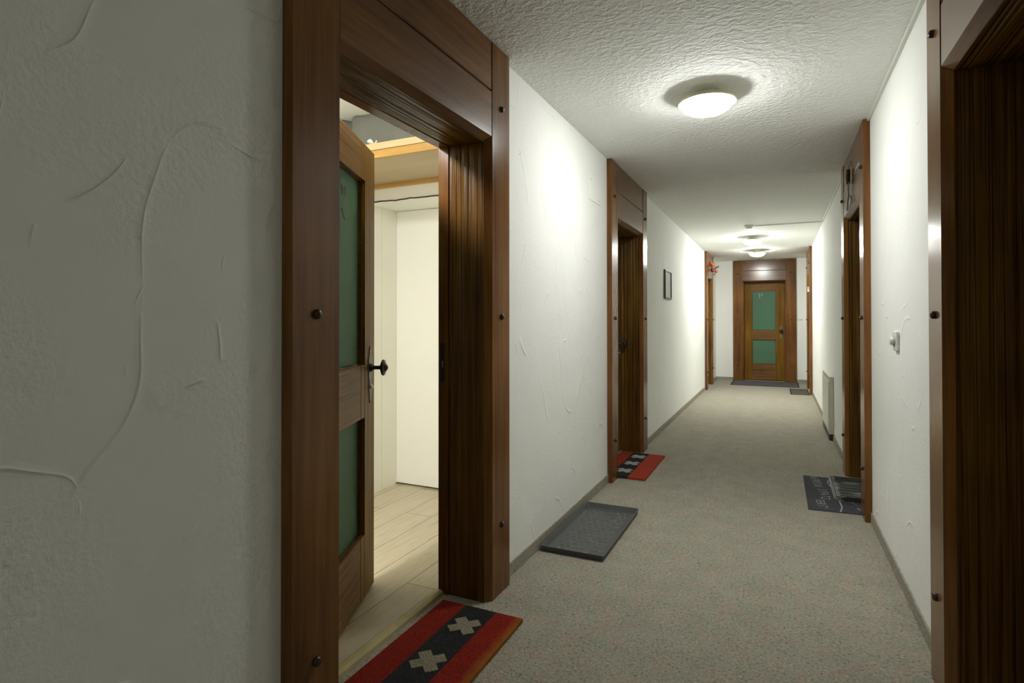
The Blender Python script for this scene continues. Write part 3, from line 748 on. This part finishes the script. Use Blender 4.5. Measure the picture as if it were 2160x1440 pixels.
chars = [(c, (x, y), 0.066 * R.uniform(0.92, 1.05), 0.080 * R.uniform(0.92, 1.08), R.uniform(-0.12, 0.12)) for c, x, y in word]
for k0, k1 in ((0, 6), (6, 11), (11, 17)):
    glyphs(chars[k0:k1]).build('lettering', M['mat_chalk'], root, recalc=False)['label'] = 'white hand-drawn capital lettering'
def ribbon(mb, pts, w):
    pts = [Vector((x - mx0, y - my0)) for x, y in pts]; L2 = []; R2 = []
    for i, p in enumerate(pts):
        d = (pts[min(i + 1, len(pts) - 1)] - pts[max(i - 1, 0)]).normalized(); n_ = Vector((-d.y, d.x)) * (w / 2)
        L2.append((p.x + n_.x, p.y + n_.y, ZT)); R2.append((p.x - n_.x, p.y - n_.y, ZT))
    k = len(pts); mb.add(L2 + R2, [(i, i + 1, k + i + 1, k + i) for i in range(k - 1)])
mb = MB()
ribbon(mb, [(.346, 4.926), (.347, 4.70), (.348, 4.436), (.349, 4.36)], 0.007)
ribbon(mb, [(.339, 4.80), (.339, 4.60), (.338, 4.374)], 0.004)
ribbon(mb, [(.337, 4.66), (.330, 4.72), (.325, 4.77), (.328, 4.82), (.339, 4.873), (.343, 4.85), (.338, 4.76)], 0.005)
ribbon(mb, [(.361, 4.360), (.363, 4.30), (.3655, 4.191), (.358, 4.14), (.348, 4.082)], 0.008)
ribbon(mb, [(.415, 4.329), (.428, 4.323), (.440, 4.310), (.456, 4.271)], 0.004)
ribbon(mb, [(.446, 4.344), (.438, 4.312), (.449, 4.285)], 0.004)
ribbon(mb, [(.447, 4.193), (.457, 4.213), (.456, 4.184), (.4605, 4.157)], 0.005)
mb.build('line_drawing', M['mat_chalk'], root, recalc=False)

# ------------------------------------------------------------------ boot trays
def boot_tray(name, x0, x1, y0, y1, z, h, mat, label, studs=None, ridges=0, wall=0.012):
    cx, cy = (x0 + x1) / 2, (y0 + y1) / 2; a, b = (x1 - x0) / 2, (y1 - y0) / 2
    root = empty(name, (cx, cy, z)); tag(root, label, 'boot tray')
    def rr(a_, b_, r_, zz, n=6):
        out = []
        for (sx, sy, a0) in ((1, 1, 0), (-1, 1, PI / 2), (-1, -1, PI), (1, -1, 1.5 * PI)):
            for i in range(n + 1):
                t_ = a0 + i / n * PI / 2
                out.append((sx * (a_ - r_) + r_ * math.cos(t_), sy * (b_ - r_) + r_ * math.sin(t_), zz))
        return out
    mb = MB(); f = 0.010
    loops = [rr(a - f, b - f, 0.010, 0.0), rr(a - 0.002, b - 0.002, 0.012, h - 0.004), rr(a, b, 0.013, h - 0.002), rr(a, b, 0.013, h), rr(a - 0.006, b - 0.006, 0.011, h), rr(a - wall - f * 0.8, b - wall - f * 0.8, 0.008, 0.004)]
    n = len(loops[0]); o = len(mb.v)
    for l_ in loops: mb.v += l_
    for k in range(len(loops) - 1):
        for i in range(n):
            j = (i + 1) % n; mb.f.append((o + k * n + i, o + k * n + j, o + (k + 1) * n + j, o + (k + 1) * n + i)); mb.m.append(0); mb.sm.append(False)
    mb.f.append(tuple(o + i for i in range(n))[::-1]); mb.m.append(0); mb.sm.append(False)
    mb.f.append(tuple(o + (len(loops) - 1) * n + i for i in range(n))); mb.m.append(0); mb.sm.append(False)
    tr = mb.build('tray_body', mat, root)
    if studs:
        nx, ny = studs; mb = MB(); ax, by = a - 0.065, b - 0.075
        for j in range(ny):
            for i in range(nx):
                x = -ax + 2 * ax * (i + (0.5 if j % 2 else 0.0)) / (nx - 0.5); y = -by + 2 * by * j / (ny - 1)
                mb.ball((x, y, 0.003), 0.0170, (1.0, 0.85, 0.26), 8)
        mb.build('studs', mat, root)['kind'] = 'stuff'
    if ridges:
        mb = MB(); by = b - 0.055
        for j in range(ridges):
            y = -by + 2 * by * j / (ridges - 1)
            mb.prism([(y - 0.012, 0.0038), (y - 0.006, 0.010), (y + 0.006, 0.010), (y + 0.012, 0.0038)], 'x', -a + 0.045, a - 0.045)
        mb.build('ridges', mat, root)
    return root
t1 = boot_tray('boot_tray', -1.128, -0.786, 2.752, 3.545, 0.0005, 0.030, M['rubber'], 'studded dark grey rubber boot tray by the left wall', studs=(6, 15))
boot_tray('boot_tray', 0.338, 0.636, 4.318, 4.862, 0.0067, 0.034, M['tray_streaky'], 'dusty ribbed boot tray standing on the slate doormat', ridges=7)

# ------------------------------------------------------------------ camera
cam = bpy.data.cameras.new('camera'); co = bpy.data.objects.new('camera', cam); COL.objects.link(co)
yaw, pitch, roll = 0.43728147, 0.0088026, -0.000736
fw_ = Vector((-math.sin(yaw) * math.cos(pitch), math.cos(yaw) * math.cos(pitch), math.sin(pitch)))
r0 = Vector((math.cos(yaw), math.sin(yaw), 0)); u0 = r0.cross(fw_)
r_ = r0 * math.cos(roll) + u0 * math.sin(roll); u_ = u0 * math.cos(roll) - r0 * math.sin(roll)
co.matrix_world = Matrix(((r_.x, u_.x, -fw_.x, 0.0), (r_.y, u_.y, -fw_.y, 0.0), (r_.z, u_.z, -fw_.z, 1.1969), (0, 0, 0, 1)))
cam.sensor_fit = 'HORIZONTAL'; cam.sensor_width = 36.0; cam.lens = 1200.0 / 2160.0 * 36.0
cam.shift_y = (665.81 - 720.0) / 2160.0; cam.clip_start = 0.02
scene.camera = co

# ------------------------------------------------------------------ world + colour
w = bpy.data.worlds.new('dim_surroundings'); scene.world = w; w.use_nodes = True
w.node_tree.nodes['Background'].inputs[0].default_value = (0.5, 0.52, 0.5, 1); w.node_tree.nodes['Background'].inputs[1].default_value = 0.02
vs = scene.view_settings
vs.view_transform = 'Standard'; vs.look = 'None'; vs.exposure = 0.16; vs.gamma = 1.0; vs.use_curve_mapping = False
scene.cycles.use_denoising = True
scene.cycles.max_bounces = 8; scene.cycles.diffuse_bounces = 6; scene.cycles.use_light_tree = False; scene.cycles.glossy_bounces = 3
scene.cycles.caustics_reflective = False; scene.cycles.caustics_refractive = False
scene.cycles.use_adaptive_sampling = True; scene.cycles.adaptive_threshold = 0.08; scene.cycles.adaptive_min_samples = 16
scene.cycles.sample_clamp_indirect = 6.0
